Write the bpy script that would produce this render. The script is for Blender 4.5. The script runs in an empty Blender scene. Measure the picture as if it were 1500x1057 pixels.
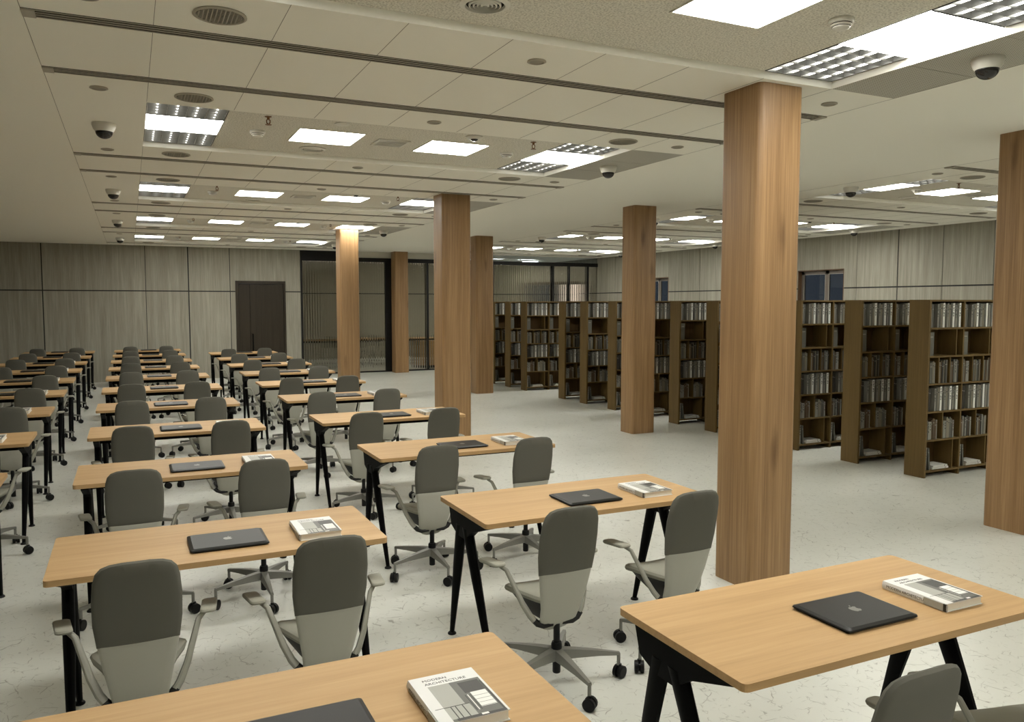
import bpy, bmesh, math, random
from math import sin, cos, pi, radians, sqrt
from mathutils import Vector, Matrix

random.seed(7)
SC = bpy.context.scene
COL = SC.collection

# ------------------------------------------------------------------ materials
def mat(name, color=(.5, .5, .5), rough=.5, metal=0.0, spec=.5, emit=None, estr=0.0):
    m = bpy.data.materials.new(name); m.use_nodes = True
    b = m.node_tree.nodes['Principled BSDF']
    b.inputs['Base Color'].default_value = (*color, 1)
    b.inputs['Roughness'].default_value = rough
    b.inputs['Metallic'].default_value = metal
    b.inputs['Specular IOR Level'].default_value = spec
    if emit:
        b.inputs['Emission Color'].default_value = (*emit, 1)
        b.inputs['Emission Strength'].default_value = estr
    return m

def N(m, kind, **kw):
    n = m.node_tree.nodes.new(kind)
    for k, v in kw.items():
        if k in n.inputs: n.inputs[k].default_value = v
        else: setattr(n, k, v)
    return n

def L(m, a, b): m.node_tree.links.new(a, b)

def ramp(m, fac, stops):
    r = N(m, 'ShaderNodeValToRGB')
    els = r.color_ramp.elements
    while len(els) < len(stops): els.new(.5)
    for e, (p, c) in zip(els, stops):
        e.position = p; e.color = (*c, 1) if len(c) == 3 else c
    L(m, fac, r.inputs[0]); return r

def coords(m, scale, rand=True, rot=(0, 0, 0), world=False):
    mp = N(m, 'ShaderNodeMapping'); mp.inputs['Scale'].default_value = scale
    mp.inputs['Rotation'].default_value = rot
    if world:
        g = N(m, 'ShaderNodeNewGeometry'); L(m, g.outputs['Position'], mp.inputs['Vector'])
    else:
        tc = N(m, 'ShaderNodeTexCoord'); L(m, tc.outputs['Object'], mp.inputs['Vector'])
        if rand:
            oi = N(m, 'ShaderNodeObjectInfo')
            mu = N(m, 'ShaderNodeVectorMath', operation='SCALE'); mu.inputs[0].default_value = (37.1, 23.7, 11.3)
            L(m, oi.outputs['Random'], mu.inputs['Scale']); L(m, mu.outputs[0], mp.inputs['Location'])
    return mp.outputs[0]

def wood(name, dark, mid, light, axis, rough=.45, fine=1.0, knots=False, world=False, spec=.4, kscale=1.0):
    """grain runs along axis"""
    m = mat(name, mid, rough, spec=spec)
    b = m.node_tree.nodes['Principled BSDF']
    def sc(a, t): return tuple(a if i == axis else t for i in range(3))
    v1 = coords(m, sc(.35, 9 * fine), world=world)
    n1 = N(m, 'ShaderNodeTexNoise', Scale=1.6, Detail=5.0, Roughness=.6, Distortion=.25); L(m, v1, n1.inputs['Vector'])
    v2 = coords(m, sc(1.1, 55 * fine), world=world)
    n2 = N(m, 'ShaderNodeTexNoise', Scale=1.6, Detail=4.0, Roughness=.65); L(m, v2, n2.inputs['Vector'])
    mx = N(m, 'ShaderNodeMix', data_type='FLOAT'); mx.inputs[0].default_value = .5
    L(m, n1.outputs[0], mx.inputs[2]); L(m, n2.outputs[0], mx.inputs[3])
    r = ramp(m, mx.outputs[0], [(.33, dark), (.5, mid), (.68, light)])
    out = r.outputs[0]
    if knots:
        vk = coords(m, sc(.75 * kscale, 3.2 * kscale), world=world)
        vo = N(m, 'ShaderNodeTexVoronoi', Scale=1.0); vo.inputs['Randomness'].default_value = 1.0
        L(m, vk, vo.inputs['Vector'])
        nk = N(m, 'ShaderNodeTexNoise', Scale=9.0, Detail=3.0); L(m, vk, nk.inputs['Vector'])
        ad = N(m, 'ShaderNodeMath', operation='MULTIPLY_ADD'); ad.inputs[1].default_value = .10
        L(m, nk.outputs[0], ad.inputs[0]); L(m, vo.outputs['Distance'], ad.inputs[2])
        rk = ramp(m, ad.outputs[0], [(.08, (.45, .40, .36)), (.20, (1, 1, 1))])
        mm = N(m, 'ShaderNodeMix', data_type='RGBA', blend_type='MULTIPLY'); mm.inputs[0].default_value = .8
        L(m, out, mm.inputs[6]); L(m, rk.outputs[0], mm.inputs[7]); out = mm.outputs[2]
    L(m, out, b.inputs['Base Color'])
    bp = N(m, 'ShaderNodeBump', Strength=.08, Distance=.002); L(m, n2.outputs[0], bp.inputs['Height']); L(m, bp.outputs[0], b.inputs['Normal'])
    return m

M = {}
M['column'] = wood('column_oak', (.20, .112, .048), (.288, .170, .077), (.39, .245, .12), 2, .42, 1.15, knots=True)
M['table'] = wood('desk_oak', (.385, .24, .108), (.455, .29, .135), (.52, .342, .17), 0, .5, .55, spec=.2)
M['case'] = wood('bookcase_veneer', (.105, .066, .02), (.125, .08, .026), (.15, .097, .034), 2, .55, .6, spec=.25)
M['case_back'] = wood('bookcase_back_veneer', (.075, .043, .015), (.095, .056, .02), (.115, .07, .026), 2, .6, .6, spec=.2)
M['door'] = wood('dark_door_veneer', (.020, .0145, .008), (.028, .0205, .0118), (.037, .027, .016), 2, .5, .8, spec=.3)
M['wall'] = wood('fluted_wall_laminate', (.215, .20, .16), (.305, .288, .235), (.41, .39, .32), 2, .55, 1.0, world=True, spec=.25)
M['groove'] = mat('black_wall_joint', (.008, .008, .007), .6)
M['black'] = mat('black_powder_coat', (.0022, .0022, .0022), .6, spec=.08)
M['rubber'] = mat('black_plastic', (.005, .005, .005), .45, spec=.25)
M['glide'] = mat('black_glide', (.004, .004, .004), .45, spec=.2)
M['frame_black'] = mat('black_glazing_bar', (.008, .007, .006), .5, spec=.3)
M['plain'] = mat('painted_ceiling', (.82, .80, .715), .85, spec=.1)
M['seam'] = mat('ceiling_joint', (.24, .225, .19), .9, spec=0)
M['white_edge'] = mat('white_coffer_edge', (.76, .74, .66), .6, spec=.2)
M['rail'] = mat('taupe_slot_rail', (.36, .33, .27), .5, spec=.3)
M['gap'] = mat('slot_void', (.03, .027, .022), .9, spec=0)
M['grille'] = mat('taupe_grille', (.27, .25, .20), .6)
M['white'] = mat('white_plastic', (.62, .60, .53), .45)
M['lens'] = mat('smoked_dome', (.012, .011, .010), .12)
M['brass'] = mat('bronze_sprinkler', (.18, .085, .03), .35, metal=.8)
M['alu'] = mat('brushed_aluminium', (.36, .36, .345), .35, metal=.7)
M['alu_back'] = mat('louvre_housing', (.05, .05, .047), .5, metal=.3)
E_COL = (1.0, .985, .915)
M['lamp'] = mat('lit_diffuser', (.9, .9, .88), .5, emit=E_COL, estr=8.6)
M['tube'] = mat('lit_tube', (.9, .9, .88), .5, emit=E_COL, estr=2.2)
M['fabric'] = mat('grey_back_fabric', (.120, .116, .098), .8, spec=.15)
M['shell'] = mat('light_grey_shell', (.40, .395, .34), .38, spec=.4)
M['seat'] = mat('pale_seat_fabric', (.31, .305, .255), .85, spec=.15)
M['arm'] = mat('grey_arm_plastic', (.25, .245, .205), .42, spec=.4)
M['pad'] = mat('grey_arm_pad', (.33, .325, .27), .6, spec=.2)
M['base'] = mat('grey_star_base', (.22, .218, .195), .38, metal=.35)
M['under'] = mat('black_underside', (.007, .0065, .0055), .5, spec=.3)
M['laptop'] = mat('black_aluminium', (.012, .0115, .010), .40, metal=.1, spec=.24)
M['logo'] = mat('grey_emblem', (.20, .195, .175), .3, metal=.6)
M['cover'] = mat('white_cover', (.70, .70, .68), .35, spec=.4)
M['pages'] = mat('paper_pages', (.70, .67, .58), .9, spec=.05)
M['ink'] = mat('black_ink', (.03, .03, .028), .6)
M['ph_dark'] = mat('print_dark', (.022, .022, .018), .4)
M['ph_mid'] = mat('print_mid', (.11, .11, .095), .4)
M['ph_light'] = mat('print_light', (.36, .36, .32), .4)
M['ph_white'] = mat('print_white', (.78, .78, .74), .4)
M['reveal'] = wood('brown_window_reveal', (.085, .045, .02), (.11, .06, .028), (.13, .075, .036), 2, .5)
M['winframe'] = mat('grey_window_frame', (.16, .135, .11), .45)
M['gasket'] = mat('bright_window_bead', (.45, .43, .38), .4)
M['fascia'] = mat('painted_fascia', (.62, .60, .53), .85, spec=.1)

def floor_mat():
    m = mat('pale_marbled_vinyl', (.60, .605, .56), .32, spec=.28)
    b = m.node_tree.nodes['Principled BSDF']
    v = coords(m, (1, 1, 1), world=True)
    n0 = N(m, 'ShaderNodeTexNoise', Scale=1.3, Detail=4.0); L(m, v, n0.inputs['Vector'])
    base = ramp(m, n0.outputs[0], [(.3, (.565, .572, .52)), (.7, (.625, .63, .58))])
    # short dark strokes: broken cell edges at two sizes
    def strokes(scale, width, off, lo, hi):
        vs = coords(m, (1, 1, 1), world=True, rot=(0, 0, off))
        nd = N(m, 'ShaderNodeTexNoise', Scale=scale * 1.3, Detail=2.0); L(m, vs, nd.inputs['Vector'])
        mxv = N(m, 'ShaderNodeMix', data_type='VECTOR'); mxv.inputs[0].default_value = .05
        L(m, vs, mxv.inputs[4]); L(m, nd.outputs['Color'], mxv.inputs[5])
        vo = N(m, 'ShaderNodeTexVoronoi', feature='DISTANCE_TO_EDGE', Scale=scale); L(m, mxv.outputs[1], vo.inputs['Vector'])
        ln = ramp(m, vo.outputs['Distance'], [(0, (1, 1, 1)), (width, (0, 0, 0))])
        nm = N(m, 'ShaderNodeTexNoise', Scale=scale * 1.15, Detail=2.0); L(m, vs, nm.inputs['Vector'])
        mk = ramp(m, nm.outputs[0], [(lo, (0, 0, 0)), (hi, (1, 1, 1))])
        q = N(m, 'ShaderNodeMath', operation='MULTIPLY'); L(m, ln.outputs[0], q.inputs[0]); L(m, mk.outputs[0], q.inputs[1]); return q.outputs[0]
    s1, s2 = strokes(6.5, .016, .5, .53, .60), strokes(15.0, .035, 1.3, .50, .60)
    h2 = N(m, 'ShaderNodeMath', operation='MULTIPLY'); h2.inputs[1].default_value = .8; L(m, s2, h2.inputs[0])
    mu = N(m, 'ShaderNodeMath', operation='MAXIMUM'); L(m, s1, mu.inputs[0]); L(m, h2.outputs[0], mu.inputs[1])
    n2 = N(m, 'ShaderNodeTexNoise', Scale=9.0, Detail=3.0); L(m, v, n2.inputs['Vector'])
    mu2 = N(m, 'ShaderNodeMath', operation='MULTIPLY'); mu2.inputs[1].default_value = .8; L(m, mu.outputs[0], mu2.inputs[0])
    mx = N(m, 'ShaderNodeMix', data_type='RGBA'); mx.inputs[7].default_value = (.16, .15, .12, 1)
    L(m, mu2.outputs[0], mx.inputs[0]); L(m, base.outputs[0], mx.inputs[6])
    L(m, mx.outputs[2], b.inputs['Base Color'])
    rr = N(m, 'ShaderNodeMath', operation='MULTIPLY_ADD'); rr.inputs[1].default_value = .05; rr.inputs[2].default_value = .285
    L(m, n2.outputs[0], rr.inputs[0]); L(m, rr.outputs[0], b.inputs['Roughness'])
    return m
M['floor'] = floor_mat()

def acoustic_mat():
    m = mat('fissured_acoustic_tile', (.55, .52, .43), .9, spec=.05)
    b = m.node_tree.nodes['Principled BSDF']
    v = coords(m, (1, 1, 1), world=True)
    n = N(m, 'ShaderNodeTexNoise', Scale=95.0, Detail=2.0); L(m, v, n.inputs['Vector'])
    r = ramp(m, n.outputs[0], [(.36, (.47, .45, .385)), (.52, (.68, .655, .575)), (.7, (.76, .735, .65))])
    L(m, r.outputs[0], b.inputs['Base Color'])
    bp = N(m, 'ShaderNodeBump', Strength=.4, Distance=.002); L(m, n.outputs[0], bp.inputs['Height']); L(m, bp.outputs[0], b.inputs['Normal'])
    return m
M['acoustic'] = acoustic_mat()

def perf_mat():
    m = mat('perforated_metal', (.27, .255, .21), .6, spec=.2)
    b = m.node_tree.nodes['Principled BSDF']
    v = coords(m, (62, 62, 62), world=True)
    fr = N(m, 'ShaderNodeVectorMath', operation='FRACTION'); L(m, v, fr.inputs[0])
    su = N(m, 'ShaderNodeVectorMath', operation='SUBTRACT'); su.inputs[1].default_value = (.5, .5, 0); L(m, fr.outputs[0], su.inputs[0])
    ml = N(m, 'ShaderNodeVectorMath', operation='MULTIPLY'); ml.inputs[1].default_value = (1, 1, 0); L(m, su.outputs[0], ml.inputs[0])
    ln = N(m, 'ShaderNodeVectorMath', operation='LENGTH'); L(m, ml.outputs[0], ln.inputs[0])
    r = ramp(m, ln.outputs['Value'], [(.24, (.10, .095, .08)), (.32, (.50, .48, .415))])
    L(m, r.outputs[0], b.inputs['Base Color'])
    return m
M['perf'] = perf_mat()
M['blind'] = mat('glowing_blind_standin', (.6, .5, .42), .9, spec=0, emit=(1.0, .74, .55), estr=.4)  # emission stands in for warm light seen through the glass

def glass_mat(name, ior=1.45, rough=0.0, tint=(1, 1, 1)):
    m = bpy.data.materials.new(name); m.use_nodes = True
    nt = m.node_tree; nt.nodes.remove(nt.nodes['Principled BSDF'])
    g = N(m, 'ShaderNodeBsdfGlass', IOR=ior, Roughness=rough); g.inputs['Color'].default_value = (*tint, 1)
    L(m, g.outputs[0], nt.nodes['Material Output'].inputs['Surface']); return m
M['reeded'] = glass_mat('reeded_glass', 1.4, .03, (.95, .94, .90))
M['clear'] = glass_mat('clear_glass', 1.45, .0, (.85, .9, .95))

# ------------------------------------------------------------------ mesh builder
class MB:
    def __init__(s): s.v = []; s.f = []; s.m = []; s.sm = []
    def add(s, vs, fs, mi=0, smooth=False):
        o = len(s.v); s.v += [tuple(v) for v in vs]
        for f in fs: s.f.append(tuple(i + o for i in f)); s.m.append(mi); s.sm.append(smooth)
        return s
    def box(s, x0, x1, y0, y1, z0, z1, mi=0):
        vs = [(x, y, z) for z in (z0, z1) for y in (y0, y1) for x in (x0, x1)]
        return s.add(vs, [(0, 2, 3, 1), (4, 5, 7, 6), (0, 1, 5, 4), (2, 6, 7, 3), (0, 4, 6, 2), (1, 3, 7, 5)], mi)
    def quad(s, a, b, c, d, mi=0): return s.add([a, b, c, d], [(0, 1, 2, 3)], mi)
    def prism(s, poly, z0, z1, mi=0, axis=2, smooth=False):
        """poly in the plane normal to axis, extruded from z0 to z1"""
        def p(a, b, c): return ((c, a, b), (a, c, b), (a, b, c))[axis]
        n = len(poly)
        vs = [p(a, b, z0) for a, b in poly] + [p(a, b, z1) for a, b in poly]
        s.add(vs, [tuple(range(n))[::-1], tuple(range(n, 2 * n))], mi)
        return s.add(vs, [(i, (i + 1) % n, n + (i + 1) % n, n + i) for i in range(n)], mi, smooth)
    def lathe(s, prof, cx=0, cy=0, n=20, mi=0, smooth=True, caps=True):
        """prof: list of (r, z) bottom to top or any order"""
        vs = [(cx + r * cos(2 * pi * k / n), cy + r * sin(2 * pi * k / n), z) for r, z in prof for k in range(n)]
        fs = [(j * n + k, j * n + (k + 1) % n, (j + 1) * n + (k + 1) % n, (j + 1) * n + k) for j in range(len(prof) - 1) for k in range(n)]
        s.add(vs, fs, mi, smooth)
        for j in (0, len(prof) - 1):
            if caps and prof[j][0] > 1e-6:
                s.add([vs[j * n + k] for k in range(n)], [tuple(range(n))], mi)
        return s
    def tube(s, path, radii, n=8, mi=0, flat=1.0, caps=True):
        path = [Vector(p) for p in path]; rings = []
        if not hasattr(radii, '__len__'): radii = [radii] * len(path)
        up = None
        for i, p in enumerate(path):
            t = (path[min(i + 1, len(path) - 1)] - path[max(i - 1, 0)]).normalized()
            if up is None: up = t.orthogonal().normalized()
            up = (up - t * up.dot(t)).normalized(); b = t.cross(up)
            rings.append([p + (up * cos(2 * pi * k / n) * radii[i] + b * sin(2 * pi * k / n) * radii[i] * flat) for k in range(n)])
        vs = [v for r in rings for v in r]
        fs = [(j * n + k, j * n + (k + 1) % n, (j + 1) * n + (k + 1) % n, (j + 1) * n + k) for j in range(len(path) - 1) for k in range(n)]
        s.add(vs, fs, mi, True)
        if caps:
            s.add(rings[0], [tuple(range(n))], mi); s.add(rings[-1], [tuple(range(n))], mi)
        return s
    def slab(s, outline, fn, thick, rings=(1, .97, .90, .7, .4, .12), mi=0, mi_back=None):
        """cushion-like slab: outline = list of 2D points, fn(a,b,side) -> 3D, side=+-1 with edge falloff"""
        n = len(outline)
        ca = sum(p[0] for p in outline) / n; cb = sum(p[1] for p in outline) / n
        for side in (1, -1):
            vs = []
            for q in rings:
                h = sqrt(max(0, 1 - max(0, (q - .86) / .14) ** 2)) if q > .86 else 1
                for a, b in outline:
                    vs.append(fn(ca + (a - ca) * q, cb + (b - cb) * q, side * thick * .5 * h))
            fs = [(j * n + k, j * n + (k + 1) % n, (j + 1) * n + (k + 1) % n, (j + 1) * n + k) for j in range(len(rings) - 1) for k in range(n)]
            fs.append(tuple((len(rings) - 1) * n + k for k in range(n)))
            if side < 0: fs = [f[::-1] for f in fs]
            s.add(vs, fs, mi if side > 0 or mi_back is None else mi_back, True)
        return s
    def mesh(s, name, mats):
        me = bpy.data.meshes.new(name); me.from_pydata(s.v, [], s.f)
        for m in (mats if isinstance(mats, (list, tuple)) else [mats]): me.materials.append(m)
        for p, mi, sm in zip(me.polygons, s.m, s.sm): p.material_index = mi; p.use_smooth = sm
        bm = bmesh.new(); bm.from_mesh(me)
        bmesh.ops.remove_doubles(bm, verts=bm.verts, dist=1e-5)
        bmesh.ops.recalc_face_normals(bm, faces=bm.faces)
        for e in bm.edges:
            if len(e.link_faces) == 2 and e.calc_face_angle(0) > radians(38): e.smooth = False
        bm.to_mesh(me); bm.free(); me.update()
        return me
    def build(s, name, mats, parent=None, loc=None):
        return link(name, s.mesh(name, mats), parent, loc)

def link(name, me, parent=None, loc=None):
    o = bpy.data.objects.new(name, me); COL.objects.link(o)
    if parent is not None: o.parent = parent
    if loc is not None: o.location = loc
    return o
def tag(o, label, cat, group=None, kind=None):
    o['label'] = label; o['category'] = cat
    if group: o['group'] = group
    if kind: o['kind'] = kind
    return o
def thing(name, label, cat, loc=(0, 0, 0), group=None, rz=0):
    o = bpy.data.objects.new(name, None); COL.objects.link(o); o.location = loc; o.rotation_euler.z = rz
    o.empty_display_size = .1
    return tag(o, label, cat, group)
def struct(o): o['kind'] = 'structure'; return o
def copy_tree(o, parent=None):
    c = o.copy(); COL.objects.link(c)
    if parent is not None: c.parent = parent
    for ch in o.children: copy_tree(ch, c)
    return c
def dup(root, loc, label, group=None, rz=None):
    c = copy_tree(root); c.location = loc; c['label'] = label
    if rz is not None: c.rotation_euler.z = rz
    if group: c['group'] = group
    return c
class Proto:
    """first use moves the original, later uses copy it"""
    def __init__(s, root): s.root = root; s.used = False
    def __call__(s, loc, label, group=None, rz=None):
        if s.used: return dup(s.root, loc, label, group, rz)
        s.used = True; r = s.root; r.location = loc; r['label'] = label
        if group: r['group'] = group
        if rz is not None: r.rotation_euler.z = rz
        return r
def rrect(x0, x1, y0, y1, r, n=5):
    pts = []
    for cx, cy, a in ((x1 - r, y1 - r, 0), (x0 + r, y1 - r, pi / 2), (x0 + r, y0 + r, pi), (x1 - r, y0 + r, 1.5 * pi)):
        for k in range(n + 1):
            t = a + pi / 2 * k / n; pts.append((cx + r * cos(t), cy + r * sin(t)))
    return pts
ORD = ['nearest', 'second', 'third', 'fourth', 'fifth', 'sixth', 'seventh', 'eighth', 'ninth', 'tenth', 'farthest']

# ------------------------------------------------------------------ camera (fitted)
HC = 3.395          # main ceiling height
ZR = 3.443          # coffer height
CAM_Z, F, YAW, PITCH = 1.956, 1175.8, .444, .0718
cd = bpy.data.cameras.new('camera'); cam = bpy.data.objects.new('camera', cd); COL.objects.link(cam)
cd.sensor_fit = 'HORIZONTAL'; cd.sensor_width = 36; cd.lens = 36 * F / 1500; cd.clip_start = .05; cd.clip_end = 200
cam.location = (0, 0, CAM_Z); cam.rotation_euler = (pi / 2 - PITCH, 0, -YAW)
SC.camera = cam

# ------------------------------------------------------------------ room shell
XL, XR, YF, YB, YE = -9.0, 13.62, -4.5, 22.25, 27.9
T = .5945; X0 = -.437; SX = 8.307            # ceiling tile, module origin, shift of the second module
YS = [3.174 + 4.162 * k for k in range(-1, 5)]   # centres of the light troughs; the first, unseen behind the camera, is added to light the near desks

struct(MB().box(XL, XR, YF, YE, -.12, 0).build('floor', M['floor']))

def build_ceiling():
    b = MB()
    mods = (X0, X0 + SX)
    xs = sorted({XL, XR} | {m + T * i for m in mods for i in (0, 1, 2, 7, 8, 9)})
    ys = sorted({YF, YE} | {y + s * 1.5 * T for y in YS for s in (-1, 1)})
    def inrec(x, y): return any(m + T < x < m + 8 * T for m in mods) and any(abs(y - s) < 1.5 * T for s in YS)
    for i in range(len(xs) - 1):
        for j in range(len(ys) - 1):
            x0, x1, y0, y1 = xs[i], xs[i + 1], ys[j], ys[j + 1]
            cx, cy = (x0 + x1) / 2, (y0 + y1) / 2
            z = HC; mi = 0
            if inrec(cx, cy):
                if any(m + T < cx < m + 2 * T or m + 7 * T < cx < m + 8 * T for m in mods): continue   # open over the louvred lights
                z = ZR; mi = 1
            elif any(m + 8 * T < cx < m + 9 * T for m in mods) and any(abs(cy - s) < 1.5 * T for s in YS): mi = 2
            b.quad((x0, y0, z), (x1, y0, z), (x1, y1, z), (x0, y1, z), mi)
    for m in mods:
        for s in YS:
            x0, x1, y0, y1 = m + T, m + 8 * T, s - 1.5 * T, s + 1.5 * T
            for a, c in (((x0, y0), (x1, y0)), ((x1, y0), (x1, y1)), ((x1, y1), (x0, y1)), ((x0, y1), (x0, y0))):
                b.quad((*a, HC), (*c, HC), (*c, ZR), (*a, ZR), 0)
    # panel joints
    def seam(x0, x1, y0, y1): b.box(x0, x1, y0, y1, HC - .0012, HC + .001, 4)
    w = .0013
    for m in mods:
        seam(m - w, m + w, YF, YB); seam(m + 9 * T - w, m + 9 * T + w, YF, YB)
        for s in YS:
            y0 = s + 1.5 * T
            for i in range(1, 9):
                if y0 < YB - .3: seam(m + T * i - w, m + T * i + w, y0, min(y0 + 4 * T * .99, YB))
            if m > 0: pass
            x = m + 8 * T
            seam(x, x + T, s - .5 * T - w, s - .5 * T + w); seam(x, x + T, s + .5 * T - w, s + .5 * T + w)
    b.box(XL, XR, YF, YE, ZR + .10, ZR + .11, 0)
    return b.build('ceiling', [M['plain'], M['acoustic'], M['perf'], M['white_edge'], M['seam']])
struct(build_ceiling())

def panel_wall(b, u0, u1, joints, zj, emit, holes=()):
    """panels between joints; emit(u0,u1,z0,z1) adds a box unless it falls in a hole"""
    us = [u0] + [j for j, w in joints] + [u1]; ws = [0] + [w for j, w in joints] + [0]
    for i in range(len(us) - 1):
        a, c = us[i] + ws[i] / 2, us[i + 1] - ws[i + 1] / 2
        for z0, z1 in ((0, zj - .014), (zj + .014, HC)):
            segs = [(a, c, z0, z1)]
            for h0, h1, g0, g1 in holes:
                new = []
                for p, q, r, t in segs:
                    if q <= h0 or p >= h1 or t <= g0 or r >= g1: new.append((p, q, r, t)); continue
                    if p < h0: new.append((p, h0, r, t))
                    if q > h1: new.append((h1, q, r, t))
                    m0, m1 = max(p, h0), min(q, h1)
                    if r < g0: new.append((m0, m1, r, g0))
                    if t > g1: new.append((m0, m1, g1, t))
                segs = new
            for sgm in segs: emit(*sgm)

ZJ = 2.265
# back wall left of the glazing, with the door opening
DX0, DX1, DZ = 2.53, 3.815, 2.545
b = MB()
panel_wall(b, XL, 4.215, [(-4.9, .02), (-1.866, .026), (.389, .014), (1.391, .03), (2.403, .018)], ZJ,
           lambda p, q, r, t: b.box(p, q, YB, YB + .03, r, t, 0), holes=[(DX0, DX1, 0, DZ)])
b.box(XL, DX0, YB + .012, YB + .2, 0, HC, 1); b.box(DX1, 4.215, YB + .012, YB + .2, 0, HC, 1); b.box(DX0, DX1, YB + .012, YB + .2, DZ, HC, 1)
struct(b.build('wall_back', [M['wall'], M['groove']]))
# right wall with three window openings
WIN = [(12.345, 13.64), (18.46, 19.76), (22.95, 25.26)]; WZ0, WZ1 = .95, 2.685
b = MB()
panel_wall(b, YF, YE, [(-2.9, .014), (-.9, .026), (1.1, .014), (3.1, .026), (5.1, .014), (7.1, .026), (9.1, .014), (10.075, .014), (11.04, .028), (12.02, .012), (15.1, .02), (17.1, .02), (21.2, .02), (26.5, .02)], ZJ + .012,
           lambda p, q, r, t: b.box(XR, XR + .03, p, q, r, t, 0), holes=[(a, c, WZ0, WZ1) for a, c in WIN])
ylist = [YF] + [v for w in WIN for v in w] + [YE]
for i in range(0, len(ylist), 2): b.box(XR + .012, XR + .25, ylist[i], ylist[i + 1], 0, HC, 1)
for a, c in WIN: b.box(XR + .012, XR + .25, a, c, 0, WZ0, 1); b.box(XR + .012, XR + .25, a, c, WZ1, HC, 1)
struct(b.build('wall_right', [M['wall'], M['groove']]))
b = MB(); panel_wall(b, YF, YB, [(y, .02) for y in (-2, 1, 4, 7, 10, 13, 16, 19)], ZJ, lambda p, q, r, t: b.box(XL - .03, XL, p, q, r, t, 0))
b.box(XL - .2, XL - .012, YF, YB, 0, HC, 1); struct(b.build('wall_left', [M['wall'], M['groove']]))
b = MB(); panel_wall(b, XL, XR, [(x, .02) for x in (-4, -1, 2, 5, 8, 11)], ZJ, lambda p, q, r, t: b.box(p, q, YF - .03, YF, r, t, 0))
b.box(XL, XR, YF - .2, YF - .012, 0, HC, 1); struct(b.build('wall_front', [M['wall'], M['groove']]))
# room behind the glazing
b = MB(); panel_wall(b, 4.0, XR, [(6.4, .02), (8.4, .02), (10.4, .02), (12.2, .02)], ZJ + .03, lambda p, q, r, t: b.box(p, q, YE, YE + .03, r, t, 0))
b.box(4.0, XR, YE + .012, YE + .2, 0, HC, 1); struct(b.build('wall_rear', [M['wall'], M['groove']]))
b = MB(); b.box(3.98, 4.10, YB + .2, YE, 0, HC, 0); struct(b.build('wall_partition', [M['wall']]))

# door
dr = bpy.data.objects.new('door_1', None); COL.objects.link(dr); dr.location = (DX0, YB, 0); struct(dr)
w = DX1 - DX0
b = MB(); b.box(0, .075, -.03, .12, 0, DZ); b.box(w - .05, w, -.03, .12, 0, DZ); b.box(.075, w - .05, -.03, .12, DZ - .075, DZ); b.build('door_frame', M['door'], dr)
b = MB(); b.box(.085, .36, .02, .07, .01, DZ - .085); b.box(.36, .372, .035, .07, .01, DZ - .085, 1); b.build('side_leaf', [M['door'], M['black']], dr)
b = MB(); b.box(.372, w - .055, .015, .07, .01, DZ - .085)
for i in range(1, 8): b.box(.372 + i * .1 - .003, .372 + i * .1, .012, .016, .01, DZ - .085, 0)
b.build('door_leaf', [M['door']], dr)
b = MB(); b.tube([(.42, -.03, .25), (.42, -.03, 1.15)], .016); b.tube([(.42, .02, .35), (.42, -.03, .35)], .01); b.tube([(.42, .02, 1.05), (.42, -.03, 1.05)], .01)
b.build('pull_handle', M['black'], dr)

# glazed screen
gl = bpy.data.objects.new('window_1', None); COL.objects.link(gl); gl.location = (0, YB, 0); struct(gl)
HB0, HB1 = 3.115, 3.225
MB().box(4.215, XR, -.03, .09, HB0, HB1).build('header_bar', M['frame_black'], gl)
MB().box(4.215, XR, -.02, .08, 0, .035).build('base_rail', M['frame_black'], gl)
posts = [(4.215, 4.27), (6.595, 6.79), (7.825, 7.885), (9.9, 9.96), (11.96, 12.03), (12.57, 12.60), (13.235, 13.29)]
for a, c in posts: MB().box(a, c, -.03, .09, .035, HB0).build('mullion', M['frame_black'], gl)
MB().box(5.35, 8.4, .0, .06, HB1, HC).build('fascia', M['fascia'], gl)
MB().box(4.215, 5.35, .05, .09, HB1, HC).build('transom_dark_gap', M['frame_black'], gl)  # black sheet stands in for the dark open gap above the header
def pane(x0, x1):
    b = MB(); pitch = .07; n = int((x1 - x0) / pitch * 8)
    prof = [(x0 + (x1 - x0) * i / n, .016 + .010 * cos(2 * pi * (x1 - x0) * i / n / pitch)) for i in range(n + 1)]
    vs = []
    for z in (.035, HB0):
        vs += [(x, y, z) for x, y in prof] + [(x, .045, z) for x, y in prof]
    k = n + 1; fs = []
    for i in range(n):
        fs.append((i, i + 1, 2 * k + i + 1, 2 * k + i)); fs.append((k + i, 3 * k + i, 3 * k + i + 1, k + i + 1))
        fs.append((i, k + i, k + i + 1, i + 1)); fs.append((2 * k + i, 2 * k + i + 1, 3 * k + i + 1, 3 * k + i))
    fs += [(0, 2 * k, 3 * k, k), (k - 1, 2 * k - 1, 4 * k - 1, 3 * k - 1)]
    b.add(vs, fs, 0, True); b.build('pane', M['reeded'], gl)
for i in range(len(posts) - 1): pane(posts[i][1], posts[i + 1][0])
pane(posts[-1][1], XR)

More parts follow.
